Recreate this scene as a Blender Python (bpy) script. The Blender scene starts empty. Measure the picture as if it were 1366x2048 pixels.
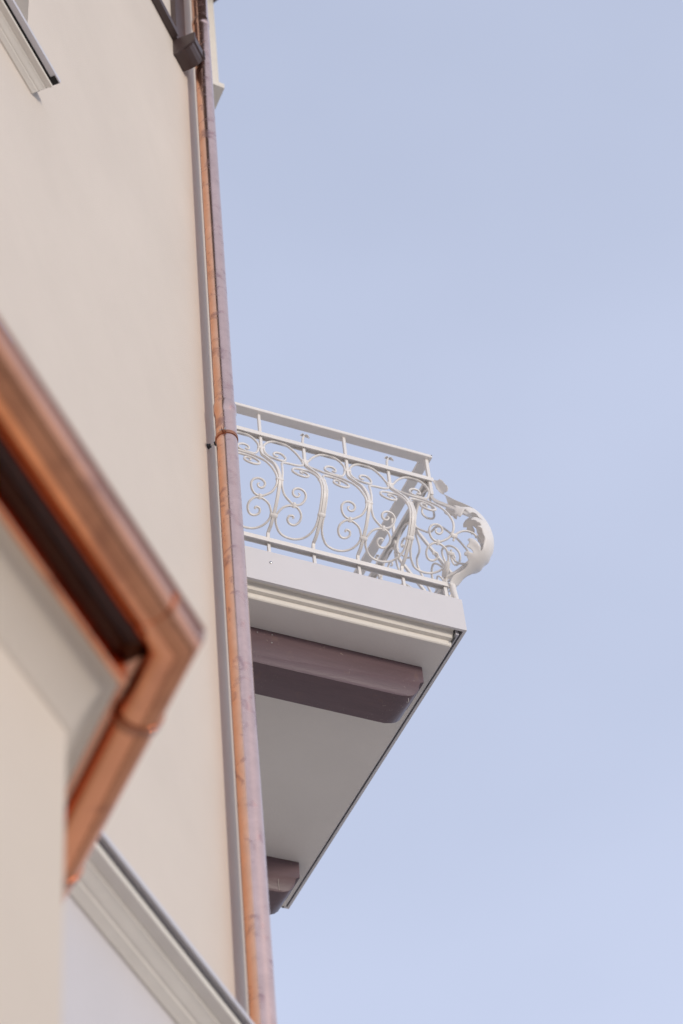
import bpy, bmesh, math, random
from mathutils import Vector, Matrix
random.seed(7)
scene = bpy.context.scene
rad = math.radians
V = Vector

# ------------------------------------------------------------------ camera
FPX, PITCH, ROLL = 4385.6, rad(46.98986), rad(-6.67554)
Fw = V((0, math.cos(PITCH), math.sin(PITCH))); R0 = V((1, 0, 0)); U0 = R0.cross(Fw)
Rt = math.cos(ROLL) * R0 + math.sin(ROLL) * U0
Up = -math.sin(ROLL) * R0 + math.cos(ROLL) * U0
CAM = V((0, 0, 1.6))
cd = bpy.data.cameras.new('camera'); cam = bpy.data.objects.new('camera', cd)
scene.collection.objects.link(cam)
cam.matrix_world = Matrix(((Rt.x, Up.x, -Fw.x, CAM.x), (Rt.y, Up.y, -Fw.y, CAM.y), (Rt.z, Up.z, -Fw.z, CAM.z), (0, 0, 0, 1)))
cd.sensor_width = 36; cd.sensor_fit = 'AUTO'; cd.lens = FPX / 2048 * 36
cd.clip_start = .05; cd.clip_end = 3000
cd.dof.use_dof = True; cd.dof.focus_distance = 10.25; cd.dof.aperture_fstop = 1.7
scene.camera = cam

# ------------------------------------------------------------------ world and sun
SUN_AZ, SUN_EL = 130.0, 7.5
w = bpy.data.worlds.new('World'); scene.world = w; w.use_nodes = True
nt = w.node_tree; nt.nodes.clear()
out = nt.nodes.new('ShaderNodeOutputWorld'); bg = nt.nodes.new('ShaderNodeBackground'); bg.inputs['Strength'].default_value = .1
sky = nt.nodes.new('ShaderNodeTexSky'); sky.sky_type = 'NISHITA'; sky.sun_disc = False
sky.sun_elevation = rad(SUN_EL); sky.sun_rotation = rad(SUN_AZ); sky.air_density = 1.0; sky.dust_density = 2.0; sky.ozone_density = 3.0
tc = nt.nodes.new('ShaderNodeTexCoord')
mp = nt.nodes.new('ShaderNodeMapping'); mp.inputs['Scale'].default_value = (1.6, 1.6, 3.0)
n1t = nt.nodes.new('ShaderNodeTexNoise'); n1t.inputs['Scale'].default_value = 1.7; n1t.inputs['Detail'].default_value = 4; n1t.inputs['Roughness'].default_value = .45
cr = nt.nodes.new('ShaderNodeMapRange'); cr.inputs['From Min'].default_value = .3; cr.inputs['From Max'].default_value = .7
cr.inputs['To Min'].default_value = -.06; cr.inputs['To Max'].default_value = .06
mx = nt.nodes.new('ShaderNodeMix'); mx.data_type = 'RGBA'
VEIL = (6.1, 6.75, 8.75, 1)                       # thin high cloud veil over the blue
mx.inputs['B'].default_value = VEIL
nt.links.new(tc.outputs['Generated'], mp.inputs['Vector']); nt.links.new(mp.outputs['Vector'], n1t.inputs['Vector'])
sz = nt.nodes.new('ShaderNodeSeparateXYZ'); nt.links.new(tc.outputs['Generated'], sz.inputs['Vector'])
er = nt.nodes.new('ShaderNodeMapRange'); er.inputs['From Min'].default_value = .5; er.inputs['From Max'].default_value = 1.0     # the veil thins towards the zenith
er.inputs['To Min'].default_value = .89; er.inputs['To Max'].default_value = .62; nt.links.new(sz.outputs['Z'], er.inputs['Value'])
sm = nt.nodes.new('ShaderNodeMath'); sm.operation = 'ADD'; nt.links.new(er.outputs['Result'], sm.inputs[0])
nt.links.new(n1t.outputs['Fac'], cr.inputs['Value']); nt.links.new(cr.outputs['Result'], sm.inputs[1]); nt.links.new(sm.outputs['Value'], mx.inputs['Factor'])
nt.links.new(sky.outputs['Color'], mx.inputs['A'])
nt.links.new(mx.outputs['Result'], bg.inputs['Color']); nt.links.new(bg.outputs['Background'], out.inputs['Surface'])
sd = bpy.data.lights.new('sun', 'SUN'); sun = bpy.data.objects.new('sun', sd); scene.collection.objects.link(sun)
sv = V((math.sin(rad(SUN_AZ)) * math.cos(rad(SUN_EL)), math.cos(rad(SUN_AZ)) * math.cos(rad(SUN_EL)), math.sin(rad(SUN_EL))))
sun.rotation_euler = sv.to_track_quat('Z', 'Y').to_euler(); sun.location = sv * 60
sd.energy = 1.47; sd.angle = rad(10); sd.color = (1.0, .89, .77)
scene.view_settings.view_transform = 'Standard'; scene.view_settings.look = 'None'
scene.view_settings.exposure = .15; scene.view_settings.gamma = 1; scene.view_settings.use_curve_mapping = False

# ------------------------------------------------------------------ directions and frames
A3 = rad(-27.93504)
def az(a): return V((math.sin(a), math.cos(a), 0))
d3 = az(A3); d2 = az(A3 + math.pi / 2); d1 = az(A3 + math.pi / 4); n1 = az(A3 + 3 * math.pi / 4); Z = V((0, 0, 1))
ROT_W = math.atan2(n1.y, n1.x)       # local x = out of the wall, y = along it (away from camera), z up
ROT_B = math.atan2(d2.y, d2.x)       # local x = out of the hidden facade, y = along it (away), z up
PIPE = V((-.478, 6.488, 0))
PO = .095                            # pipe axis stands this far off the wall
W0 = PIPE - n1 * PO                  # wall frame origin
KD = .246                            # wall corner, metres past the pipe
KORN = W0 + d1 * KD
P0 = V((.531, 7.626, 8.846))         # balcony: near front bottom corner of the fascia
LEN = 2.272                          # balcony length
DEP = 1.317                          # balcony projection

# ------------------------------------------------------------------ materials
def mat(name, col, rough=.6, metal=0, noise=None, bump=None, spec=.5, coord='Object', bump_scale=60, stains=None, streak=None, coat=None, specks=None):
    m = bpy.data.materials.new(name); m.use_nodes = True; t = m.node_tree; b = t.nodes['Principled BSDF']
    b.inputs['Base Color'].default_value = (*col, 1); b.inputs['Roughness'].default_value = rough; b.inputs['Metallic'].default_value = metal
    b.inputs['Specular IOR Level'].default_value = spec
    if coat:
        b.inputs['Coat Weight'].default_value, b.inputs['Coat IOR'].default_value, b.inputs['Coat Roughness'].default_value = coat
    c = t.nodes.new('ShaderNodeTexCoord'); last = None
    if noise:
        sc, amt = noise
        mpn = t.nodes.new('ShaderNodeMapping'); t.links.new(c.outputs[coord], mpn.inputs['Vector'])
        if streak: mpn.inputs['Scale'].default_value = streak
        n = t.nodes.new('ShaderNodeTexNoise'); n.inputs['Scale'].default_value = sc; n.inputs['Detail'].default_value = 6; n.inputs['Roughness'].default_value = .6
        t.links.new(mpn.outputs['Vector'], n.inputs['Vector'])
        r = t.nodes.new('ShaderNodeMapRange'); r.inputs['From Min'].default_value = .25; r.inputs['From Max'].default_value = .75
        r.inputs['To Min'].default_value = 1 - amt; r.inputs['To Max'].default_value = 1 + amt
        t.links.new(n.outputs['Fac'], r.inputs['Value'])
        mm = t.nodes.new('ShaderNodeMix'); mm.data_type = 'RGBA'; mm.blend_type = 'MULTIPLY'; mm.inputs['Factor'].default_value = 1
        mm.inputs['A'].default_value = (*col, 1); t.links.new(r.outputs['Result'], mm.inputs['B']); last = mm.outputs['Result']
        t.links.new(last, b.inputs['Base Color'])
    if stains:
        sc, lo, hi, scol, sfac, srough = stains
        n = t.nodes.new('ShaderNodeTexNoise'); n.inputs['Scale'].default_value = sc; n.inputs['Detail'].default_value = 5; n.inputs['Roughness'].default_value = .55; n.inputs['Distortion'].default_value = .6
        t.links.new(c.outputs[coord], n.inputs['Vector'])
        r = t.nodes.new('ShaderNodeMapRange'); r.inputs['From Min'].default_value = lo; r.inputs['From Max'].default_value = hi
        r.inputs['To Max'].default_value = sfac
        t.links.new(n.outputs['Fac'], r.inputs['Value'])
        mm = t.nodes.new('ShaderNodeMix'); mm.data_type = 'RGBA'; mm.inputs['B'].default_value = (*scol, 1)
        if last: t.links.new(last, mm.inputs['A'])
        else: mm.inputs['A'].default_value = (*col, 1)
        t.links.new(r.outputs['Result'], mm.inputs['Factor']); last = mm.outputs['Result']; t.links.new(last, b.inputs['Base Color'])
        if srough:
            q = t.nodes.new('ShaderNodeMapRange'); q.inputs['From Max'].default_value = max(sfac, .01); q.inputs['To Min'].default_value = rough; q.inputs['To Max'].default_value = srough
            t.links.new(r.outputs['Result'], q.inputs['Value']); t.links.new(q.outputs['Result'], b.inputs['Roughness'])
    if specks:
        sc, lo, hi, pcol, pf = specks
        n = t.nodes.new('ShaderNodeTexNoise'); n.inputs['Scale'].default_value = sc; n.inputs['Detail'].default_value = 3; n.inputs['Distortion'].default_value = 1.5
        t.links.new(c.outputs[coord], n.inputs['Vector'])
        n2 = t.nodes.new('ShaderNodeTexNoise'); n2.inputs['Scale'].default_value = 5; t.links.new(c.outputs[coord], n2.inputs['Vector'])
        r = t.nodes.new('ShaderNodeMapRange'); r.inputs['From Min'].default_value = lo; r.inputs['From Max'].default_value = hi; r.inputs['To Max'].default_value = pf
        t.links.new(n.outputs['Fac'], r.inputs['Value'])
        r2 = t.nodes.new('ShaderNodeMapRange'); r2.inputs['From Min'].default_value = .48; r2.inputs['From Max'].default_value = .62; t.links.new(n2.outputs['Fac'], r2.inputs['Value'])
        mu = t.nodes.new('ShaderNodeMath'); mu.operation = 'MULTIPLY'; t.links.new(r.outputs['Result'], mu.inputs[0]); t.links.new(r2.outputs['Result'], mu.inputs[1])
        mm = t.nodes.new('ShaderNodeMix'); mm.data_type = 'RGBA'; mm.inputs['B'].default_value = (*pcol, 1); t.links.new(last, mm.inputs['A'])
        t.links.new(mu.outputs['Value'], mm.inputs['Factor']); last = mm.outputs['Result']; t.links.new(last, b.inputs['Base Color'])
    if bump:
        n = t.nodes.new('ShaderNodeTexNoise'); n.inputs['Scale'].default_value = bump_scale; n.inputs['Detail'].default_value = 5
        mpb = t.nodes.new('ShaderNodeMapping'); t.links.new(c.outputs[coord], mpb.inputs['Vector'])
        if streak: mpb.inputs['Scale'].default_value = streak
        t.links.new(mpb.outputs['Vector'], n.inputs['Vector'])
        bp = t.nodes.new('ShaderNodeBump'); bp.inputs['Strength'].default_value = bump; bp.inputs['Distance'].default_value = .004
        t.links.new(n.outputs['Fac'], bp.inputs['Height']); t.links.new(bp.outputs['Normal'], b.inputs['Normal'])
    return m

M = {
 'plaster': mat('cream_plaster', (.725, .648, .56), .9, noise=(1.1, .05), bump=.45, bump_scale=160, spec=.2),
 'plaster_low': mat('pale_lower_plaster', (.655, .63, .63), .9, noise=(1.2, .04), bump=.4, bump_scale=160, spec=.2),
 'plaster_annex': mat('annex_plaster', (.76, .665, .55), .9, noise=(1.5, .03), bump=.3, bump_scale=150, spec=.2),
 'stucco': mat('moulding_stucco', (.83, .79, .71), .8, noise=(6, .04), bump=.25, bump_scale=120, spec=.25),
 'soffit': mat('soffit_paint', (.80, .765, .715), .85, specks=(70, .70, .76, (.9, .88, .84), .5), noise=(2.2, .035), bump=.25, bump_scale=70, spec=.2),
 'paint': mat('white_railing_paint', (.86, .83, .785), .42, noise=(9, .03), spec=.4, bump=.08, bump_scale=120),
 'sheet': mat('painted_sheet_metal', (.72, .70, .70), .5, noise=(3, .02), spec=.4),
 'flash': mat('grey_flashing', (.66, .645, .67), .45, noise=(5, .03), spec=.5),
 'seal': mat('dark_seal', (.10, .10, .10), .6),
 'dark': mat('black_gap', (.015, .015, .015), .8),
 'wood': mat('brown_stained_wood', (.128, .080, .088), .36, noise=(5, .13), bump=.18, bump_scale=22, streak=(1, 9, 9), stains=(13, .62, .8, (.22, .13, .09), .4, .55), specks=(55, .66, .74, (.38, .31, .26), .6), spec=.5),
 'wood_w': mat('brown_frame_wood', (.085, .058, .055), .42, noise=(5, .2), bump=.2, bump_scale=25, streak=(9, 1, 9), spec=.5),
 'copper': mat('downpipe_copper', (.76, .345, .17), .22, 1, noise=(14, .10), stains=(15, .54, .70, (.36, .145, .09), .8, .42), coat=(.55, 1.8, .16)),
 'copper_g': mat('gutter_copper', (.82, .36, .185), .12, 1, noise=(5, .10), stains=(6, .54, .74, (.36, .14, .085), .6, .3), coat=(.12, 1.6, .12)),
 'copper_band': mat('copper_strap', (.50, .23, .135), .40, 1, noise=(20, .12)),
 'steel': mat('galvanised_steel', (.55, .55, .54), .35, 1),
 'rubber': mat('black_plastic', (.03, .03, .033), .5),
 'glass': mat('window_glass', (.05, .06, .07), .06, spec=.8),
 'frame': mat('window_paint', (.6, .58, .55), .5),
 'tile': mat('roof_tile', (.22, .09, .06), .8, noise=(3, .2), bump=.5, bump_scale=12),
 'asphalt': mat('road_asphalt', (.11, .108, .108), .85, noise=(8, .2), bump=.4, bump_scale=60),
 'paving': mat('ground_paving', (.62, .56, .49), .85, noise=(2, .15), bump=.3, bump_scale=20),
}

def sky_side_tint(m, col):
    # sky reflection put into the colour: mauve on the outward side, plain copper wallward
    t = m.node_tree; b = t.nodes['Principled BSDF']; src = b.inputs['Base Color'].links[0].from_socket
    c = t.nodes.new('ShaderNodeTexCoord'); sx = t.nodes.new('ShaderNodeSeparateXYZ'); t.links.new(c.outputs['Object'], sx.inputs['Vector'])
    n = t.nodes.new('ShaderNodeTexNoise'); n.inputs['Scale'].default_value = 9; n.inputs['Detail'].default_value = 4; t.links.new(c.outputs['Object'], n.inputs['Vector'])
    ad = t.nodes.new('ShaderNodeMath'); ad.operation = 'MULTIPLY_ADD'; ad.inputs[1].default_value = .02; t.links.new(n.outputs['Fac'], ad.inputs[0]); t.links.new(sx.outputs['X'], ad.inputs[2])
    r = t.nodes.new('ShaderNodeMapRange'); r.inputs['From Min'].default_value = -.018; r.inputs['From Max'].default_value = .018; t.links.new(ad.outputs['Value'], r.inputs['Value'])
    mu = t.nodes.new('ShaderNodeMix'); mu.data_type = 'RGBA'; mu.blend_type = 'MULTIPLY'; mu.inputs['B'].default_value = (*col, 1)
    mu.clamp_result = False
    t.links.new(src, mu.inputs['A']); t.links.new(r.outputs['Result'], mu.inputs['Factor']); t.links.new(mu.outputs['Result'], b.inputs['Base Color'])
sky_side_tint(M['copper'], (1.12, 1.66, 2.75))

# ------------------------------------------------------------------ mesh helpers
def link(name, bm, m, parent=None, smooth=None, loc=None, rot=None):
    me = bpy.data.meshes.new(name)
    bmesh.ops.recalc_face_normals(bm, faces=bm.faces)
    bm.to_mesh(me); bm.free()
    if m: me.materials.append(M[m] if isinstance(m, str) else m)
    if smooth is not None:
        for p in me.polygons: p.use_smooth = True
        if smooth < 180: me.set_sharp_from_angle(angle=rad(smooth))
    o = bpy.data.objects.new(name, me); scene.collection.objects.link(o)
    if parent: o.parent = parent
    if loc is not None: o.location = loc
    if rot is not None: o.rotation_euler = (0, 0, rot)
    return o
def inst(src, parent, loc=(0, 0, 0), rot=0, scl=(1, 1, 1), name=None):
    o = bpy.data.objects.new(name or src.name.split('.')[0], src.data); scene.collection.objects.link(o)
    o.parent = parent; o.location = loc; o.rotation_euler = (0, 0, rot); o.scale = scl
    return o
def thing(name, label, cat, loc, rot=0, group=None):
    e = bpy.data.objects.new(name, None); scene.collection.objects.link(e); e.location = loc; e.rotation_euler = (0, 0, rot)
    e.empty_display_size = .2; e['label'] = label; e['category'] = cat
    if group: e['group'] = group
    return e
def box(bm, x0, x1, y0, y1, z0, z1, bev=0):
    vs = [bm.verts.new(p) for p in [(x0, y0, z0), (x1, y0, z0), (x1, y1, z0), (x0, y1, z0), (x0, y0, z1), (x1, y0, z1), (x1, y1, z1), (x0, y1, z1)]]
    fs = [bm.faces.new([vs[i] for i in f]) for f in [(0, 3, 2, 1), (4, 5, 6, 7), (0, 1, 5, 4), (1, 2, 6, 5), (2, 3, 7, 6), (3, 0, 4, 7)]]
    if bev:
        es = list({e for f in fs for e in f.edges})
        bmesh.ops.bevel(bm, geom=es, offset=bev, segments=2, affect='EDGES', profile=.5)
    return bm
def B(*a, bev=0): return box(bmesh.new(), *a, bev=bev)
def prism(bm, prof, fn, a, b, caps=True):
    """polygon prof [(p,q)] extruded between a and b; fn(p,q,t) gives the point"""
    v0 = [bm.verts.new(fn(p, q, a)) for p, q in prof]; v1 = [bm.verts.new(fn(p, q, b)) for p, q in prof]
    n = len(prof)
    for i in range(n): bm.faces.new((v0[i], v0[(i + 1) % n], v1[(i + 1) % n], v1[i]))
    if caps: bm.faces.new(v0); bm.faces.new(v1[::-1])
    return bm
def catmull(pts, n=6):
    P = [V(p) for p in pts]; P = [2 * P[0] - P[1]] + P + [2 * P[-1] - P[-2]]; o = []
    for i in range(1, len(P) - 2):
        a, b, c, d = P[i - 1:i + 3]
        for k in range(n):
            t = k / n
            o.append(.5 * ((2 * b) + (c - a) * t + (2 * a - 5 * b + 4 * c - d) * t * t + (3 * b - a - 3 * c + d) * t ** 3))
    o.append(P[-2]); return o
def tube(bm, path, r, seg=8, caps=True):
    n = len(path); rr = r if callable(r) else (lambda t: r)
    T = [(path[min(i + 1, n - 1)] - path[max(i - 1, 0)]).normalized() for i in range(n)]
    N = T[0].orthogonal().normalized(); rings = []
    for i in range(n):
        N = (N - T[i] * N.dot(T[i])); N = N.normalized() if N.length > 1e-6 else T[i].orthogonal().normalized()
        Bn = T[i].cross(N); q = rr(i / (n - 1))
        rings.append([bm.verts.new(path[i] + (N * math.cos(2 * math.pi * k / seg) + Bn * math.sin(2 * math.pi * k / seg)) * q) for k in range(seg)])
    for i in range(n - 1):
        for k in range(seg):
            bm.faces.new((rings[i][k], rings[i][(k + 1) % seg], rings[i + 1][(k + 1) % seg], rings[i + 1][k]))
    if caps: bm.faces.new(rings[0][::-1]); bm.faces.new(rings[-1])
    return bm
def lathe(bm, prof, seg=40, c=(0, 0)):
    """prof [(r,z)] spun round the z axis through c"""
    rings = [[bm.verts.new((c[0] + r * math.cos(2 * math.pi * k / seg), c[1] + r * math.sin(2 * math.pi * k / seg), z)) for k in range(seg)] for r, z in prof]
    for i in range(len(prof) - 1):
        for k in range(seg): bm.faces.new((rings[i][k], rings[i][(k + 1) % seg], rings[i + 1][(k + 1) % seg], rings[i + 1][k]))
    return bm

# ------------------------------------------------------------------ ground
bm = bmesh.new(); s = 900
bm.faces.new([bm.verts.new(p) for p in [(-s, -s, 0), (s, -s, 0), (s, s, 0), (-s, s, 0)]])
g = link('ground', bm, 'paving'); g['kind'] = 'structure'

rd = link('unseen_road', B(7.5, 14.5, -60, 60, .004, .012), 'asphalt', None, None, (W0.x, W0.y, 0), ROT_W); rd['kind'] = 'structure'  # road and kerbs added out of view to darken the copper's reflections
for x in (7.3, 14.5):
    kb = link('kerb', B(x, x + .2, -60, 60, .004, .13), 'stucco', None, None, (W0.x, W0.y, 0), ROT_W); kb['kind'] = 'structure'
# ------------------------------------------------------------------ main building (local: x out of chamfer wall, y along it, z up)
TOP = 14.05
house = thing('house', 'cream plastered villa with a chamfered corner, mouldings and brown timber frame', 'house', W0, ROT_W)
c45 = math.sqrt(.5)
def F2W(x, y):      # facade coords (x out, y along) measured from the corner -> wall frame
    return (c45 * (x - y), KD + c45 * (x + y))
bm = bmesh.new()
WIN = (-2.95, -1.80, 9.63, 11.3)       # window opening above the sill
ys = [-7, WIN[0], WIN[1], KD]; zs = [0, 5.72, WIN[2], WIN[3], TOP]
gv = [[bm.verts.new((0, y, z)) for z in zs] for y in ys]
for i in range(3):
    for j in range(4):
        if (i, j) != (1, 2): bm.faces.new((gv[i][j], gv[i + 1][j], gv[i + 1][j + 1], gv[i][j + 1]))
rv = [bm.verts.new((-.2, y, z)) for y, z in [(WIN[0], WIN[2]), (WIN[1], WIN[2]), (WIN[1], WIN[3]), (WIN[0], WIN[3])]]
ro = [gv[1][2], gv[2][2], gv[2][3], gv[1][3]]
for i in range(4): bm.faces.new((ro[i], ro[(i + 1) % 4], rv[(i + 1) % 4], rv[i]))
f8 = F2W(0, 9)
loop = [(0, KD), f8, (f8[0] - 6, f8[1] - 6), (-9, -7), (0, -7)]
for i in range(4):
    (xa, ya), (xb, yb) = loop[i], loop[i + 1]
    bm.faces.new([bm.verts.new(p) for p in [(xa, ya, 0), (xb, yb, 0), (xb, yb, TOP), (xa, ya, TOP)]])
wl = link('wall', bm, 'plaster', house)
wl.data.materials.append(M['plaster_low'])                # the storey below the string course gets a paler, cooler colour
for p in wl.data.polygons:
    if p.center.z < 5.7 and all(wl.data.vertices[i].co.z < 5.73 for i in p.vertices): p.material_index = 1
# window in the opening
bm = bmesh.new()
for a in [(WIN[0], WIN[0] + .07, WIN[2], WIN[3]), (WIN[1] - .07, WIN[1], WIN[2], WIN[3]), (WIN[0] + .07, WIN[1] - .07, WIN[2], WIN[2] + .07), (WIN[0] + .07, WIN[1] - .07, WIN[3] - .07, WIN[3]), (-2.41, -2.34, WIN[2] + .07, WIN[3] - .07)]:
    box(bm, -.19, -.14, a[0], a[1], a[2], a[3])
wo = link('window', bm, 'frame', house)
for a in [(WIN[0] + .07, -2.41), (-2.34, WIN[1] - .07)]:
    link('pane', B(-.18, -.16, a[0], a[1], WIN[2] + .07, WIN[3] - .07), 'glass', wo)

# moulding profile: (out, up) with the wall foot of the moulding at (0,0)
MOULD = [(0, 0), (.012, 0), (.018, .004), (.044, .0165), (.046, .0225), (.052, .0235), (.062, .0285), (.075, .0375), (.088, .0445), (.095, .047), (.095, .0555), (.098, .0575), (.120, .0585), (.138, .0595), (.1415, .062), (.1415, .082), (.139, .086), (0, .092)]
FLASH = [(.0, .124), (.165, .112), (.1665, .110), (.1665, .0935), (.1645, .0925), (.1615, .0925), (.1605, .095), (.1605, .106), (0, .118)]
SILL = [(.0, .132), (.165, .128), (.1665, .126), (.1665, .0935), (.1645, .0925), (.1615, .0925), (.130, .095), (.130, .1), (.1605, .100), (.1605, .122), (0, .126)]
def moulding(name, y0, y1, z, k=1.0, over=0, label=None, sill=False):
    mk = .84 if sill else 1.0
    bm = bmesh.new(); st = []
    for y, e in ((y0, 0), (y1, 1)):               # far end returns to the wall with a mitre
        st.append([bm.verts.new((p * k * mk, y + (p * k * .35 * e if sill else 0), z + q * k)) for p, q in MOULD])
    for i in range(len(MOULD)): bm.faces.new((st[0][i], st[0][(i + 1) % len(MOULD)], st[1][(i + 1) % len(MOULD)], st[1][i]))
    bm.faces.new(st[0][::-1]); bm.faces.new(st[1])
    o = link(name, bm, 'stucco', house, smooth=25)
    bm = prism(bmesh.new(), [(p * k, q * k) for p, q in (SILL if sill else FLASH)], lambda p, q, t: (p, t, z + q), y0 - over, y1 + over)
    link('flashing', bm, 'flash', o)
    # black strip filling the gap under the sheet in place of its shade
    link('joint', B(.0, .1298 * k, y0 + .002, y1 + (over - .004 if sill else -.002), z + .0925 * k, z + (.0985 if sill else .104) * k), 'dark', o)
    if sill: link('end_shade', B(.002, .158 * k, y1 - .001, y1 + over - .003, z + .0905 * k, z + .0918 * k), 'dark', o)  # black plate painting the shade under the overhanging sheet end
    if label: o['label'] = label
    return o
moulding('string_course', -7, KD + .1, 5.712)
moulding('window_sill', -3.1, -1.745, 9.553, .69, .042, sill=True)
moulding('window_sill', -3.1, -2.03, 7.47, .69, .042, sill=True)

# timber frame at the top of the wall
bk = [(0, 12.352), (.126, 12.352), (.126, 12.285), (.118, 12.282), (.112, 12.255), (.096, 12.234), (.07, 12.222), (.05, 12.219), (0, 12.217)]
br = link('timber_bracket', prism(bmesh.new(), bk, lambda p, q, t: (p, t, q), -.188, -.068), 'wood_w', house)
for ya, yb in ((-.200, -.188), (-.068, -.056)):     # side cheeks, a little larger than the core
    k2 = [(0, 12.352), (.133, 12.352), (.133, 12.275), (.020, 12.205), (0, 12.205)]
    link('cheek', prism(bmesh.new(), k2 if ya < -.1 else [(0, 12.352), (.133, 12.352), (.133, 12.28), (.1, 12.262), (0, 12.25)], lambda p, q, t: (p, t, q), ya, yb), 'wood_w', br)
for dy in (.0, .055):
    a = V((.128, -.17 + dy, 12.345)); bm = tube(bmesh.new(), [a, a + V((.02, .03, .075))], .0016, 6)
    link('wire_spike', bm, 'copper_band', br)
link('timber_plate', B(0, .042, -5, -.212, 12.352, 12.408, bev=.003), 'wood_w', house)
for yy in (-.21, -1.75, -3.3):
    link('timber_post', B(0, .030, yy, yy + .135, 12.353 if yy > -1 else 12.419, TOP - .004, bev=.003), 'wood_w', house)

# shallow bay on the hidden facade, just showing past the pipe
def fw(p, q, t): x, y = F2W(p, q); return (x, y, t)
link('upper_bay', prism(bmesh.new(), [(0, .15), (.160, .15), (.160, 3.2), (0, 3.2)], fw, 12.868, TOP - .003), 'stucco', house)
link('drip_board', prism(bmesh.new(), [(0, .12), (.186, .135), (.186, 3.2), (0, 3.2)], fw, 12.82, 12.866), 'stucco', house)

# roof: deep boarded eaves over the chamfer wall, nearly flush over the hidden facade
def roof_poly(ov, ov2): return [(ov, KD + .02), F2W(ov2, .30), F2W(ov2, 9.2), (f8[0] - 6.4, f8[1] - 6), (-9.5, -7.4), (ov, -7.4)]
bm = bmesh.new()
prism(bm, roof_poly(1.15, .20), lambda p, q, t: (p, q, t), TOP + .002, TOP + .2)
link('eave', bm, 'wood_w', house)
bm = bmesh.new(); ap = bm.verts.new((-4, 1.5, TOP + 3.0)); rv = [bm.verts.new((p, q, TOP + .205)) for p, q in roof_poly(1.15, .20)]
for i in range(len(rv)): bm.faces.new((rv[i], rv[(i + 1) % len(rv)], ap))
link('roof', bm, 'tile', house)

# ------------------------------------------------------------------ downpipe
pipe = thing('downpipe', 'tall round copper downpipe standing off the cream wall at its corner', 'downpipe', PIPE, ROT_W)
bm = bmesh.new()
lathe(bm, [(.0485, .1), (.0485, 9.27), (.0495, 9.285), (.0525, 9.30), (.0525, 9.352), (.0515, 9.356)], 48)
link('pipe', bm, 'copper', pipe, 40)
bm = bmesh.new()
lathe(bm, [(.047, 9.22), (.047, 12.72), (.0485, 12.73), (.0505, 12.735), (.0505, 12.79), (.049, 12.793)], 48)
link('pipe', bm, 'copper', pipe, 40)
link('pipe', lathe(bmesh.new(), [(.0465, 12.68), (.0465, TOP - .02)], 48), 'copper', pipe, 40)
# folded lengthwise seam on the upper lengths
for z0, z1, r in ((9.36, 12.73, .0468), (12.8, TOP - .05, .0463), (.3, 9.26, .0483)):
    a = rad(-158)
# clamp
def clamp(z):
    bm = bmesh.new(); lathe(bm, [(.0487, z), (.0525, z), (.0525, z + .018), (.0487, z + .018), (.0487, z)], 48)
    c = link('clamp', bm, 'copper_band', pipe, 40)
    a = rad(-82)
    ex, ey = math.cos(a), math.sin(a); tx, ty = -ey, ex
    bm = bmesh.new()
    for sgn in (-1, 1):
        q0 = V((ex * .051 + tx * .005 * sgn, ey * .051 + ty * .005 * sgn, z - .001))
        prism(bm, [(0, -.0012), (.020, -.0012), (.020, .0012), (0, .0012)], lambda p, q, t: (q0.x + ex * p + tx * q, q0.y + ey * p + ty * q, t), z - .001, z + .020)
    link('clamp_ear', bm, 'copper_band', c)
    p = V((ex * .063, ey * .063, z + .01)); t3 = V((tx, ty, 0))
    link('bolt', tube(bmesh.new(), [p - t3 * .016, p + t3 * .012], .003, 10), 'steel', c, 40)
    link('nut', tube(bmesh.new(), [p + t3 * .007, p + t3 * .014], .0065, 6), 'steel', c)
    link('stud', tube(bmesh.new(), [V((-PO + .004, 0, z + .008)), V((-.05, 0, z + .009))], .0035, 10), 'steel', c, 40)
    link('stud_nut', tube(bmesh.new(), [V((-.060, 0, z + .009)), V((-.050, 0, z + .009))], .011, 8), 'rubber', c)
    bm = tube(bmesh.new(), [V((-PO + .0005, 0, z + .008)), V((-PO + .004, 0, z + .008)), V((-PO + .009, 0, z + .008)), V((-PO + .016, 0, z + .008))], lambda t: [.0135, .0135, .010, .010][int(round(t * 3))], 14)
    link('wall_plug', bm, 'rubber', c, 40)
clamp(9.112)
clamp(4.6)

# ------------------------------------------------------------------ balcony (local: x out of facade, y along it away from camera, z up)
balc = thing('balcony', 'white balcony slab with stepped moulding and brown timber beams beneath', 'balcony', P0, ROT_B)
SOF = -.053
NE = .082                                  # near edge of the flat soffit
prof = [(NE, SOF), (.0785, -.0525), (.0735, -.048), (.0715, -.036), (.070, -.0225), (.0665, -.0222), (.0495, -.0222), (.0475, -.017), (.0445, -.006), (.0395, .004), (.0365, .0118), (.034, .0122), (.0185, .0122), (.0185, .17), (NE, .17)]
FI = .055
bm = prism(bmesh.new(), prof, lambda p, q, t: (t, p, q), -DEP, -FI)
link('moulding', bm, 'stucco', balc, 28)
bm = prism(bmesh.new(), [(LEN - p, q) for p, q in prof], lambda p, q, t: (t, p, q), -DEP, -FI)
link('moulding', bm, 'stucco', balc, 28)
link('slab', B(-DEP, -FI - .001, NE + .0005, LEN - NE - .0005, SOF + .0004, .18), 'soffit', balc)
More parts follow.
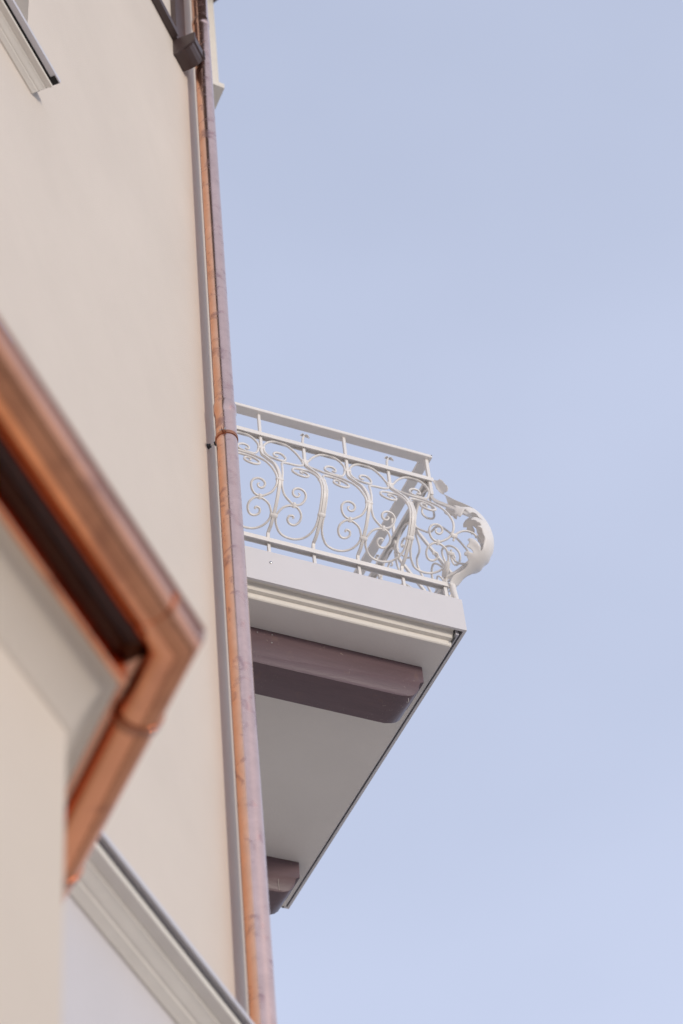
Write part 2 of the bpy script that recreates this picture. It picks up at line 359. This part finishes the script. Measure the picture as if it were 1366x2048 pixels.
# fascia: folded sheet on three sides with a narrow return at the bottom
def fascia(bm, fn, a, b):
    prism(bm, [(0, 0), (0, .209), (.006, .214), (.075, .214), (.075, .211), (.008, .211), (.003, .207), (.003, .003), (.014, .003), (.014, 0)], fn, a, b)
bm = bmesh.new(); fascia(bm, lambda p, q, t: (t - (p if t > -.5 else 0), p, q), -DEP, 0)
link('fascia', bm, 'sheet', balc)
bm = bmesh.new(); fascia(bm, lambda p, q, t: (-p, t + (p if t < 1 else -p), q), 0.0002, LEN - .0002)
link('fascia', bm, 'sheet', balc)
bm = bmesh.new(); fascia(bm, lambda p, q, t: (t - (p if t > -.5 else 0), LEN - p, q), -DEP, 0)
link('fascia', bm, 'sheet', balc)
link('deck', B(-DEP, -.07, .075, LEN - .075, .186, .21), 'sheet', balc)
# drip strip between slab edge and front fascia
link('drip_strip', B(-.047, -.031, .03, LEN - .03, -.012, .06), 'flash', balc)
link('seal', B(-FI + .0005, -.0475, .035, LEN - .035, -.03, .06), 'seal', balc)
# screw on the near fascia
def screw(x, z):
    bm = bmesh.new()
    tube(bm, [V((x, -.0005, z)), V((x, -.003, z)), V((x, -.0045, z))], lambda t: .0075 if t < .8 else .0055, 14)
    o = link('screw', bm, 'steel', balc, 40)
screw(-1.005, .135)

# timber beams, end rounded below a small ledge
def beam(y0, y1, label):
    e = -.128; zb = SOF - .224
    pr = [(-DEP - .2, SOF - .0003), (e, SOF - .0003), (e - .0015, SOF - .10), (e - .004, SOF - .104), (e - .028, SOF - .109), (e - .030, SOF - .128), (e - .037, SOF - .160), (e - .052, SOF - .186), (e - .073, SOF - .205), (e - .100, SOF - .217), (e - .134, zb + .0008), (e - .165, zb), (-DEP - .2, zb)]
    bm = prism(bmesh.new(), pr, lambda p, q, t: (p, t, q), y0, y1)
    es = [ed for ed in bm.edges if abs(ed.verts[0].co.y - ed.verts[1].co.y) < 1e-6 and min(ed.verts[0].co.z, ed.verts[1].co.z) < SOF - .02]
    bmesh.ops.bevel(bm, geom=es, offset=.004, segments=2, affect='EDGES', profile=.5)
    o = link('support_beam', bm, 'wood', balc, 30); o['label'] = label
    return o
bA = beam(.252, .456, 'near brown timber beam under the balcony')
bB = beam(1.820, 2.024, 'far brown timber beam under the balcony')
def nail(x, z, par=bA):
    bm = tube(bmesh.new(), [V((x, .2525, z)), V((x, .2505, z))], .004, 10); link('nail', bm, 'steel', par)
nail(-.915, SOF - .075); nail(-.985, SOF - .028); nail(-.91, SOF - .022)

def strand(par, pts, r=.0011):
    link('cobweb', tube(bmesh.new(), catmull([V(p) for p in pts], 4), r, 5), 'stucco', par)
zb_ = SOF - .225
strand(bA, [(-.222, .262, zb_ + .006), (-.219, .270, zb_ - .010), (-.224, .282, zb_ - .003)], .0008)
strand(bB, [(-.255, 1.8185, SOF - .14), (-.258, 1.8175, SOF - .18), (-.252, 1.8185, SOF - .21)], .0008)

# ------------------------------------------------------------------ wrought iron railing
rail = thing('balcony_railing', 'white wrought iron balcony railing with bellied scroll panels and an acanthus leaf corner', 'railing', P0, ROT_B)
PROF = [(0, 1.32), (0, 1.03), (0.0, .985), (.012, .95), (.04, .905), (.085, .832), (.13, .76), (.16, .695), (.178, .64), (.183, .60), (.176, .565), (.158, .53), (.13, .487), (.1, .455), (.07, .428), (.035, .405), (0, .39), (0, .2)]
_cum = [0]
for i in range(1, len(PROF)): _cum.append(_cum[-1] + math.hypot(PROF[i][0] - PROF[i - 1][0], PROF[i][1] - PROF[i - 1][1]))
SK = [c - .29 for c in _cum]                          # s = 0 at z = 1.03
def prof_at(s):
    s = max(SK[0], min(SK[-1], s))
    for i in range(len(SK) - 1):
        if s <= SK[i + 1]: break
    def P(k): k = max(0, min(len(PROF) - 1, k)); return PROF[k], SK[k]
    (p0, s0), (p1, s1), (p2, s2), (p3, s3) = P(i - 1), P(i), P(i + 1), P(i + 2)
    t = (s - s1) / (s2 - s1); h = s2 - s1
    o = []
    for k in (0, 1):
        m1 = (p2[k] - p0[k]) / max(s2 - s0, 1e-6) * h; m2 = (p3[k] - p1[k]) / max(s3 - s1, 1e-6) * h
        o.append((2 * t ** 3 - 3 * t * t + 1) * p1[k] + (t ** 3 - 2 * t * t + t) * m1 + (-2 * t ** 3 + 3 * t * t) * p2[k] + (t ** 3 - t * t) * m2)
    return o
def surf(u, s, lift=0):                                # panel local: x = u, -y = outward
    o, z = prof_at(s)
    if lift:
        a = prof_at(s - .01); b = prof_at(s + .01); n = V((-(b[1] - a[1]), (b[0] - a[0]))).normalized()
        o += n.x * lift; z += n.y * lift
    return V((u, -o, z))
C1 = [(.088, .049), (.075, .054), (.067, .044), (.069, .029), (.084, .020), (.106, .021), (.124, .036), (.127, .061), (.112, .100), (.083, .127), (.057, .117), (.036, .08), (.02, .045), (.0135, .019), (.0145, -.001), (.022, -.02), (.04, -.042), (.066, -.057), (.094, -.063), (.122, -.059), (.149, -.05), (.173, -.031), (.194, -.008), (.209, .015), (.2205, .03)]
C3 = [(.2215, .03), (.2215, .066), (.205, .1), (.18, .14), (.155, .158), (.131, .163), (.105, .17), (.075, .2), (.05, .28), (.034, .354), (.02, .436), (.0135, .48), (.0135, .515), (.018, .535), (.033, .564), (.06, .586), (.088, .599), (.118, .592), (.136, .57), (.141, .543), (.129, .522), (.107, .513), (.086, .517), (.073, .531), (.075, .548), (.088, .558), (.103, .555), (.109, .543), (.1, .537)]
C2 = [(.095, .664), (.099, .659), (.092, .653), (.077, .658), (.072, .675), (.084, .691), (.106, .696), (.124, .687), (.136, .664), (.133, .637), (.114, .614), (.09, .606), (.062, .611), (.036, .627), (.02, .652), (.0135, .672), (.0150, .69), (.023, .711), (.044, .738), (.075, .756), (.111, .763), (.143, .759), (.177, .744), (.202, .716), (.217, .682), (.2215, .649), (.2218, .615), (.2218, .55), (.2218, .47), (.2215, .4), (.219, .355), (.211, .317), (.197, .285), (.173, .270), (.139, .281), (.111, .303), (.093, .334), (.087, .372), (.103, .397), (.126, .406), (.151, .4), (.167, .38), (.163, .35), (.148, .332), (.131, .342), (.132, .360), (.141, .368)]
HB = .235
def rod(pts, sgn, r=.0062, thin0=1, thin1=1):
    uv = catmull([(sgn * u, s, 0) for u, s in pts], 5)
    path = [surf(p.x, p.y) for p in uv]
    f = lambda t: r * (thin0 + (1 - thin0) * min(1, t / .12)) * (thin1 + (1 - thin1) * min(1, (1 - t) / .12))
    return tube(bmesh.new(), path, f, 8)
protos = {}
def proto(key, bmf, m='paint', smooth=45):
    if key not in protos: protos[key] = (bmf(), m, smooth, None)
    return key
made = {}
def put(key, name, bmf, parent, loc, rot, scl=(1, 1, 1), m='paint', smooth=45):
    if key not in made:
        o = link(name, bmf(), m, parent, smooth, loc, rot); o.scale = scl; made[key] = o; return o
    return inst(made[key], parent, loc, rot, scl, name)
def bar_bm(s0, s1, wd=.0138, th=.0138, n=70, u=0):
    bm = bmesh.new(); rings = []
    for i in range(n + 1):
        s = s0 + (s1 - s0) * i / n
        a, b = surf(0, s, -th / 2), surf(0, s, th / 2)
        rings.append([bm.verts.new((u + sx * wd / 2, p.y, p.z)) for sx, p in ((-1, a), (1, a), (1, b), (-1, b))])
    for i in range(n):
        for k in range(4): bm.faces.new((rings[i][k], rings[i][(k + 1) % 4], rings[i + 1][(k + 1) % 4], rings[i + 1][k]))
    bm.faces.new(rings[0][::-1]); bm.faces.new(rings[-1])
    return bm
def collar_bm(u, s, hu, hs, th=.0175):
    """rounded band wrapped round the rods"""
    bm = bmesh.new(); rings = []
    for ds, k in ((-hs, .82), (-hs * .6, 1.0), (hs * .6, 1.0), (hs, .82)):
        ring = []
        for i in range(12):
            a = 2 * math.pi * i / 12
            ca, sa = math.cos(a), math.sin(a)
            x = math.copysign(abs(ca) ** .45, ca) * hu * k if abs(ca) > 1e-6 else 0
            y = math.copysign(abs(sa) ** .45, sa) * th / 2 * k if abs(sa) > 1e-6 else 0
            p = surf(u + x, s + ds, y); ring.append(bm.verts.new(p))
        rings.append(ring)
    for i in range(3):
        for k in range(12): bm.faces.new((rings[i][k], rings[i][(k + 1) % 12], rings[i + 1][(k + 1) % 12], rings[i + 1][k]))
    bm.faces.new(rings[0][::-1]); bm.faces.new(rings[-1])
    return bm
def finial_bm():
    bm = bmesh.new()
    b0 = surf(0, -.09)
    # tapered neck that bends a little, then two small leaves curling down
    tube(bm, [V((0, 0, 1.115)), V((-.001, 0, 1.15)), V((.001, -.002, 1.175)), V((.008, -.004, 1.196))], lambda t: .0072 - .001 * t, 6)
    for sg in (-1, 1):
        cpts = [V((.008, -.004, 1.196)), V((.008 + sg * .008, -.006, 1.203)), V((.008 + sg * .019, -.010, 1.194)), V((.008 + sg * .026, -.013, 1.180))]
        path = catmull(cpts, 3)
        rr = []
        for i, p in enumerate(path):
            t = i / (len(path) - 1); wv = .0085 * math.sin(math.pi * (.18 + .82 * t)) ** .8 + .001
            rr.append([bm.verts.new(p + V((0, dy * wv, -abs(dy) * .003))) for dy in (-1, 0, 1)] + [bm.verts.new(p + V((0, dy * wv, -.003 - abs(dy) * .003))) for dy in (1, 0, -1)])
        for i in range(len(rr) - 1):
            for k in range(6): bm.faces.new((rr[i][k], rr[i][(k + 1) % 6], rr[i + 1][(k + 1) % 6], rr[i + 1][k]))
        bm.faces.new(rr[0][::-1]); bm.faces.new(rr[-1])
    return bm
def channel(bm, a0, a1, z0, z1, fn):
    """inverted channel: width a0..a1, flanges down to z0"""
    prism(bm, [(a0, z0), (a0, z1), (a1, z1), (a1, z0 + .006), (a1 - .004, z0 + .006), (a1 - .004, z1 - .006), (a0 + .004, z1 - .006), (a0 + .004, z0)], lambda p, q, t: fn(p, q, t[0] if isinstance(t, tuple) else t), *fn.ends)
def half_bay(loc, rot, sx, sgn):
    """the three scrolls and two small collars between an A bar (u=0) and a B bar (u=sgn*HB)"""
    sc = (sx, 1, 1)
    put(('c1', sgn), 'scroll', lambda: rod(C1, sgn, thin0=.8), rail, loc, rot, sc)
    put(('c3', sgn), 'scroll', lambda: rod(C3, sgn, thin1=.55), rail, loc, rot, sc)
    put(('c2', sgn), 'scroll', lambda: rod(C2, sgn, thin1=.7), rail, loc, rot, sc)
    put(('cs', sgn), 'collar', lambda: collar_bm(sgn * .088, .602, .0085, .013, .0165), rail, loc, rot, sc)
def barA(loc, rot, top=1.27):
    put('barA', 'bar', lambda: bar_bm(-.24, .95), rail, loc, rot)
    put('cA0', 'collar', lambda: collar_bm(0, .016, .0205, .0075), rail, loc, rot)
    put('cA1', 'collar', lambda: collar_bm(0, .489, .0205, .0075), rail, loc, rot)
    put('cA2', 'collar', lambda: collar_bm(0, .674, .0205, .009), rail, loc, rot)
def barB(loc, rot):
    put('barB', 'bar', lambda: bar_bm(-.1, .95), rail, loc, rot)
    put('fin', 'finial', finial_bm, rail, loc, rot)
    put('cB0', 'collar', lambda: collar_bm(0, .030, .0205, .0075), rail, loc, rot)
    put('cB1', 'collar', lambda: collar_bm(0, .391, .0205, .0075), rail, loc, rot)
    put('cB2', 'collar', lambda: collar_bm(0, .615, .0205, .0095), rail, loc, rot)
CX = -.045                                            # corner post
def panel(origin, rot, n, sx, first_bar, last_bar):
    """n half bays along panel +u from origin; bars at each joint"""
    for k in range(n + 1):
        c, sn = math.cos(rot), math.sin(rot); uu = k * HB * sx
        loc = (origin[0] + c * uu, origin[1] + sn * uu, 0)
        if k % 2 == 0:
            if (k > 0 or first_bar) and (k < n or last_bar): barA(loc, rot)
            if k < n: half_bay(loc, rot, sx, 1)
            if k > 0: half_bay(loc, rot, sx, -1)
        else: barB(loc, rot)
# near side: runs from the facade to the corner; u grows with local x (out of the facade)
nN = 5
for k in range(nN + 1):
    loc = (CX - k * HB, .048, 0)
    if k % 2 == 0:
        if k: barA(loc, 0)
        if k < nN: half_bay(loc, 0, 1, -1)
        if k: half_bay(loc, 0, 1, 1)
    else: barB(loc, 0)
# front: u grows with local y
FRL = LEN - .09; nF = 10; sF = FRL / (nF * HB)
for k in range(nF + 1):
    loc = (-.048, .045 + k * HB * sF, 0); rr = math.pi / 2
    if k % 2 == 0:
        if 0 < k < nF: barA(loc, rr)
        if k < nF: half_bay(loc, rr, sF, 1)
        if k: half_bay(loc, rr, sF, -1)
    else: barB(loc, rr)
# far side
for k in range(nN + 1):
    loc = (CX - k * HB, LEN - .048, 0); rr = math.pi
    if k % 2 == 0:
        if k: barA(loc, rr)
        if k < nN: half_bay(loc, rr, 1, 1)
        if k: half_bay(loc, rr, 1, -1)
    else: barB(loc, rr)

# rails
def rail_bm(prof, a, b, side):
    bm = bmesh.new()
    if side == 0: fn = lambda p, q, t: (t, p, q)
    elif side == 1: fn = lambda p, q, t: (-p, t, q)
    else: fn = lambda p, q, t: (t, LEN - p, q)
    prism(bm, prof, fn, a, b)
    return bm
TOPR = [(.020, 1.272), (.020, 1.288), (.024, 1.293), (.070, 1.293), (.074, 1.289), (.074, 1.270), (.022, 1.270)]
def CH(z0, z1): return [(.030, z0), (.0295, z0 + .002), (.0295, z1 - .003), (.032, z1), (.064, z1), (.0665, z1 - .003), (.0665, z0 + .004), (.0645, z0 + .003), (.0625, z0 + .004), (.0625, z1 - .009), (.034, z1 - .009), (.034, z0)]
MID = CH(1.093, 1.121); BOT = CH(.316, .345)
for side in (0, 1, 2):
    a, b = (-DEP, -.0205) if side != 1 else (.0745, LEN - .0745)
    link('top_rail', rail_bm(TOPR, a, b, side), 'paint', rail)
    a, b = (-DEP, -.0290) if side != 1 else (.067, LEN - .067)
    link('mid_rail', rail_bm(MID, a, b, side), 'paint', rail)
    link('bottom_rail', rail_bm(BOT, a, b if side == 1 else -.0335, side), 'paint', rail)
link('rail_plug', tube(bmesh.new(), [V((-.0240, .0203, 1.284)), V((-.0240, .0192, 1.284))], .0032, 12), 'dark', rail)

# corner post on the diagonal, base tube and straight post
def diag(o, z, tau=0, c=(CX + .010, .048), my=1):
    return V((c[0] + c45 * o + c45 * tau, c[1] - my * (c45 * o - c45 * tau), z))
def corner(my, cy):
    c = (CX + .010, cy)
    bm = bmesh.new(); rings = []
    n = 70
    for i in range(n + 1):
        s = -.10 + (.93 + .10) * i / n
        ring = []
        for lf, ta in ((-.008, -.009), (-.008, .009), (.006, .009), (.006, -.009)):
            o_, z_ = prof_at(s)
            a = prof_at(s - .01); b = prof_at(s + .01); nn = V((-(b[1] - a[1]), (b[0] - a[0]) * 1.3)).normalized()
            ring.append(bm.verts.new(diag(o_ * 1.414 + nn.x * lf - .006, z_ + nn.y * lf, ta, c, my)))
        rings.append(ring)
    for i in range(n):
        for k in range(4): bm.faces.new((rings[i][k], rings[i][(k + 1) % 4], rings[i + 1][(k + 1) % 4], rings[i + 1][k]))
    bm.faces.new(rings[0][::-1]); bm.faces.new(rings[-1])
    link('corner_bar', bm, 'paint', rail, 45)
    link('corner_post', B(CX - .009, CX + .009, cy - .009, cy + .009, 1.0, 1.2705, bev=.001), 'paint', rail)
    link('foot_post', B(CX - .020, CX - .004, cy - .009, cy + .007, .2, .3165), 'paint', rail)
    tb = [diag(.030, .205, 0, c, my), diag(.026, .25, 0, c, my), diag(.022, .29, 0, c, my), diag(.020, .33, 0, c, my)]
    link('foot_tube', tube(bmesh.new(), tb, lambda t: .0155 + .0015 * t, 14), 'paint', rail, 45)
    return c
# acanthus leaf: a cupped sheet along the diagonal, cut to a lobed outline given as (length along rib, across)
SP = [(.020, .318), (.030, .338), (.070, .372), (.125, .402), (.180, .428), (.225, .462), (.254, .510), (.2655, .57), (.259, .644), (.236, .72), (.202, .785), (.160, .842), (.122, .885), (.090, .925), (.060, .965)]
SPC = catmull([(o, z, 0) for o, z in SP], 12)
acc = [0]
for i in range(1, len(SPC)): acc.append(acc[-1] + (SPC[i] - SPC[i - 1]).length)
def sp_at(L):
    L = max(0, min(acc[-1] - 1e-6, L)); lo, hi = 0, len(acc) - 1
    while hi - lo > 1:
        m_ = (lo + hi) // 2
        if acc[m_] <= L: lo = m_
        else: hi = m_
    f = (L - acc[lo]) / (acc[hi] - acc[lo]); d = (SPC[min(hi + 2, len(SPC) - 1)] - SPC[max(lo - 2, 0)]).normalized()
    return SPC[lo].lerp(SPC[hi], f), V((d.y, -d.x, 0))
NEAR = [(0, -.022), (.010, -.028), (.023, -.030), (.045, -.036), (.067, -.031), (.09, -.0235), (.113, -.0215), (.13, -.026), (.143, -.036), (.153, -.050), (.156, -.066), (.150, -.074), (.153, -.082), (.163, -.090), (.176, -.086), (.183, -.076), (.193, -.062), (.200, -.074), (.196, -.090), (.188, -.108), (.196, -.112), (.213, -.110), (.226, -.118), (.233, -.136), (.263, -.136), (.273, -.114), (.269, -.098), (.256, -.076), (.245, -.059), (.230, -.042), (.248, -.045), (.273, -.053), (.313, -.062), (.343, -.071), (.379, -.082), (.389, -.090), (.403, -.098), (.406, -.074), (.429, -.080), (.432, -.094), (.459, -.106), (.462, -.116), (.476, -.110), (.486, -.092), (.480, -.076), (.449, -.056), (.488, -.067), (.526, -.081), (.529, -.094), (.519, -.102), (.559, -.100), (.576, -.102), (.569, -.116), (.546, -.134), (.542, -.148), (.586, -.160), (.612, -.160), (.602, -.146), (.619, -.140), (.632, -.128), (.659, -.122), (.632, -.110), (.602, -.090), (.575, -.056), (.600, -.022), (.66, -.017), (.72, -.018), (.76, -.020), (.80, -.026), (.825, -.018)]
FAR = [(.825, .02), (.815, .046), (.826, .07), (.826, .096), (.788, .098), (.762, .092), (.732, .096), (.735, .078), (.705, .056), (.665, .054), (.655, .060), (.675, .082), (.679, .102), (.662, .122), (.645, .116), (.629, .128), (.602, .128), (.572, .136), (.572, .114), (.613, .088), (.578, .097), (.529, .110), (.542, .126), (.529, .132), (.486, .130), (.44, .122), (.40, .120), (.36, .124), (.33, .115), (.29, .110), (.272, .118), (.25, .128), (.232, .120), (.228, .104), (.214, .100), (.196, .106), (.186, .094), (.190, .078), (.172, .082), (.156, .076), (.148, .060), (.135, .042), (.11, .030), (.085, .028), (.06, .033), (.03, .032), (.0, .022)]
from mathutils.geometry import delaunay_2d_cdt
def sheet(outline, place, step=.009):
    o2 = []
    for i, p in enumerate(outline):
        q = outline[(i + 1) % len(outline)]; n = max(1, int(math.hypot(q[0] - p[0], q[1] - p[1]) / step))
        o2 += [V((p[0] + (q[0] - p[0]) * k / n, p[1] + (q[1] - p[1]) * k / n)) for k in range(n)]
    nb = len(o2); xs = [p.x for p in o2]; ys = [p.y for p in o2]
    pts = list(o2); x = min(xs); r = 0
    while x < max(xs):
        y = min(ys) + (step / 2 if r % 2 else 0)
        while y < max(ys):
            if min((p.x - x) ** 2 + (p.y - y) ** 2 for p in o2) > (step * .45) ** 2: pts.append(V((x, y)))
            y += step
        x += step * .87; r += 1
    vs, es, fs = delaunay_2d_cdt(pts, [(i, (i + 1) % nb) for i in range(nb)], [], 1, 1e-6)[:3]
    bm = bmesh.new(); bv = [bm.verts.new(place(p.x, p.y)) for p in vs]
    for f in fs:
        try: bm.faces.new([bv[i] for i in f])
        except ValueError: pass
    for v in [v for v in bm.verts if not v.link_faces]: bm.verts.remove(v)
    return bm
LR = .085
def leaf_bm(c, my):
    def place(t, wv):
        p, n = sp_at(t); R_ = LR + (.07 * max(0, 1 - t / .36) if wv > 0 else 0); th = wv / R_
        lat = R_ * math.sin(th); inn = R_ * (1 - math.cos(th))
        ripple = .0035 * math.sin(t * 95) * min(1, max(0, abs(wv) - .03) / .05)
        q = p - n * (inn + ripple)
        return diag(q.x, q.y, lat, c, my)
    bm = sheet(NEAR + FAR, place)
    return bm
TIPO = [(.011, 1.097), (.022, 1.102), (.030, 1.094), (.037, 1.085), (.052, 1.083), (.063, 1.067), (.070, 1.050), (.076, 1.030), (.086, 1.012), (.088, .992), (.082, .978), (.068, .978), (.060, .985), (.058, .972), (.045, .985), (.034, 1.005), (.024, 1.035), (.019, 1.068)]
def tip_bm(c, my):
    def place(o, z):
        f = .038 + (z - 1.03) * -.28
        d = o - f
        return diag(o, z, -.004 - 1.0 * math.sqrt(d * d + .00003) * .45 , c, my)
    return sheet(TIPO, place, .006)
for my, cy in ((1, .048), (-1, LEN - .048)):
    c = corner(my, cy)
    lf = link('acanthus_leaf', leaf_bm(c, my), 'paint', rail, 60)
    tp = link('leaf_tip', tip_bm(c, my), 'paint', rail, 60)
    for l_ in (lf, tp): md = l_.modifiers.new('thick', 'SOLIDIFY'); md.thickness = .0022; md.offset = 0
# small scrolls that tie the near panel to the corner leaf
for pts in ([(-.052, .575), (-.048, .552), (-.035, .53), (.002, .508), (.041, .507), (.067, .52), (.088, .54), (.100, .562)], [(-.056, .62), (-.052, .641), (-.034, .661), (-.005, .675), (.042, .670), (.07, .66)]):
    uv = catmull([(u, s, 0) for u, s in pts], 5)
    link('scroll', tube(bmesh.new(), [surf(p.x, p.y) + V((0, .048, 0)) for p in uv], .0058, 8), 'paint', rail, 45)
for s, hs in ((.548, .010), (.640, .009)):
    link('collar', collar_bm(-.054, s, .019, hs), 'paint', rail, 45, (0, .048, 0), 0)
uv = catmull([(-.058, .68, 0), (-.060, .70, 0), (-.058, .725, 0), (-.054, .75, 0), (-.052, .765, 0)], 3)
link('leaf_wrap', tube(bmesh.new(), [surf(p.x, p.y, .004) + V((0, .048, 0)) for p in uv], lambda t: .004 + .0125 * math.sin(math.pi * min(1, .15 + t * .75)) , 10), 'paint', rail, 60)

# ------------------------------------------------------------------ annex with eaves and copper gutter
ZG = 5.0
G = V((-.342, 3.58, 5.098))                     # outer tip of the gutter mitre
bis = (n1 + d2).normalized(); cb = math.cos(math.pi / 8)
annex = thing('annex', 'low cream plastered annex with coved eaves in front of the villa wall', 'annex', V((G.x, G.y, 0)), 0)
def along(p0, off, z):       # point on the offset mitre line
    return p0 - bis * (off / cb) + V((0, 0, z))
O = V((0, 0, 0))
def two_leg(bm, prof, La, Lb, closed=True):
    """profile (off inward, z) swept along -d1 leg, mitred at the corner, then along the d3 leg"""
    st = []
    for kind in (0, 1, 2):
        ring = []
        for off, z in prof:
            if kind == 0: q = -n1 * off - d1 * La
            elif kind == 1: q = -bis * (off / cb)
            else: q = -d2 * off + d3 * Lb
            ring.append(bm.verts.new(q + Z * z))
        st.append(ring)
    n = len(prof)
    for i in (0, 1):
        for k in range(n if closed else n - 1):
            bm.faces.new((st[i][k], st[i][(k + 1) % n], st[i + 1][(k + 1) % n], st[i + 1][k]))
    return bm
GZ = G.z
EW = .286                                       # wall stands this far behind the gutter tip
SZ = -.285                                      # eaves meet the wall at this height below the tip
LA, LB = 3.2, 1.50
bm = bmesh.new()
two_leg(bm, [(EW, GZ + SZ), (EW, 0)], LA, .86, False)
link('wall', bm, 'plaster_annex', annex)
cove = [(EW, GZ + SZ), (EW - .005, GZ + SZ + .003), (EW - .009, GZ + SZ + .014), (EW - .012, GZ + SZ + .026), (EW - .03, GZ + SZ + .060), (EW - .055, GZ + SZ + .105), (EW - .08, GZ + SZ + .130), (.180, GZ - .150), (.180, GZ + .012), (EW, GZ + .03)]
link('cove', two_leg(bmesh.new(), cove, LA, LB, True), 'plaster_annex', annex, 50)
def trim_at(p, q, t): v = (-bis * (p / cb) if t else -n1 * p - d1 * LA) + Z * q; return v
link('eave_trim', prism(bmesh.new(), [(.178, GZ - .012), (.164, GZ - .014), (.166, GZ - .148), (.162, GZ - .155), (.164, GZ - .159), (.178, GZ - .154)], trim_at, 0, 1), 'copper_g', annex)
bm = two_leg(bmesh.new(), [(.06, GZ + .015), (.06, GZ + .03), (1.35, GZ + .42), (1.35, GZ + .40)], LA, LB, True)
link('roof', bm, 'copper_g', annex)

link('gap_filler', prism(bmesh.new(), [(.1305, GZ - .028), (.1305, GZ + .004), (.1615, GZ + .004), (.1615, GZ - .028)], trim_at, 0, 1), 'wood_w', annex)  # dark board added to paint the shaded gap behind the gutter
link('gap_filler', prism(bmesh.new(), [(.1305, GZ - .070), (.1305, GZ + .004), (.1775, GZ + .004), (.1775, GZ - .100)], lambda p, q, t: (-bis * (p / cb) if not t else -d2 * p + d3 * LB) + Z * q, 0, 1), 'copper_g', annex)  # copper filler added to close the same gap on the other leg
RG = .064
gut = thing('rain_gutter', 'half round copper rain gutter turning the corner under the annex eaves, out of focus', 'gutter', G, 0)
prof = []
for i in range(21):
    a = math.pi * i / 20
    prof.append((RG - RG * math.cos(a), -RG * math.sin(a) - .016))
prof = [(0, 0)] + prof + [(2 * RG, 0)]
inner = [(p + (RG - p) * .02, q * .98) for p, q in prof]
bm = two_leg(bmesh.new(), prof + inner[::-1], LA, LB, True)
link('trough', bm, 'copper_g', gut, 50)
bead = [(.005 + .008 * math.cos(2 * math.pi * k / 12), .002 + .008 * math.sin(2 * math.pi * k / 12)) for k in range(12)]
link('bead', two_leg(bmesh.new(), bead, LA, LB, True), 'copper_band', gut, 60)
# mitre sleeve
def sleeve(l0, l1, axis, nrm, r, th, name, m='copper_g'):
    bm = bmesh.new(); rings = []
    for l in (l0, l1):
        for rr_ in ((r, r + th) if l == l0 else (r + th, r)):
            rings.append([bm.verts.new(axis * l - nrm * (RG - rr_ * math.cos(math.pi * i / 24)) + Z * (-rr_ * math.sin(math.pi * i / 24) - .016)) for i in range(25)])
    for i in range(3):
        for k in range(24): bm.faces.new((rings[i][k], rings[i][k + 1], rings[i + 1][k + 1], rings[i + 1][k]))
    return link(name, bm, m, gut, 50)
sleeve(-.150, -.138, d1, n1, RG, .002, 'joint_bead')
for l in (.275, .87): sleeve(l, l + .028, d3, d2, RG, .005, 'gutter_bracket', 'copper_band')

# ------------------------------------------------------------------ unseen house added to shade the lower walls from the low sun
nh = thing('sun_block_house', 'plain house added out of view behind the viewpoint to shade the lower walls', 'house', V((27.5, -23, 0)), rad(-40))
bm = B(-4.5, 4.5, -8, 8, 0, 4.6); link('wall', bm, 'plaster', nh)
bm = prism(bmesh.new(), [(-5.1, 4.61), (5.1, 4.61), (0, 7.2)], lambda p, q, t: (p, t, q), -8.5, 8.5); link('roof', bm, 'tile', nh)
for yy in (-5.5, -2, 2, 5.5):
    wn = link('window', B(-4.53, -4.45, yy - .55, yy + .55, 1.4, 3.2), 'frame', nh)
    link('pane', B(-4.545, -4.525, yy - .46, yy + .46, 1.49, 3.11), 'glass', wn)
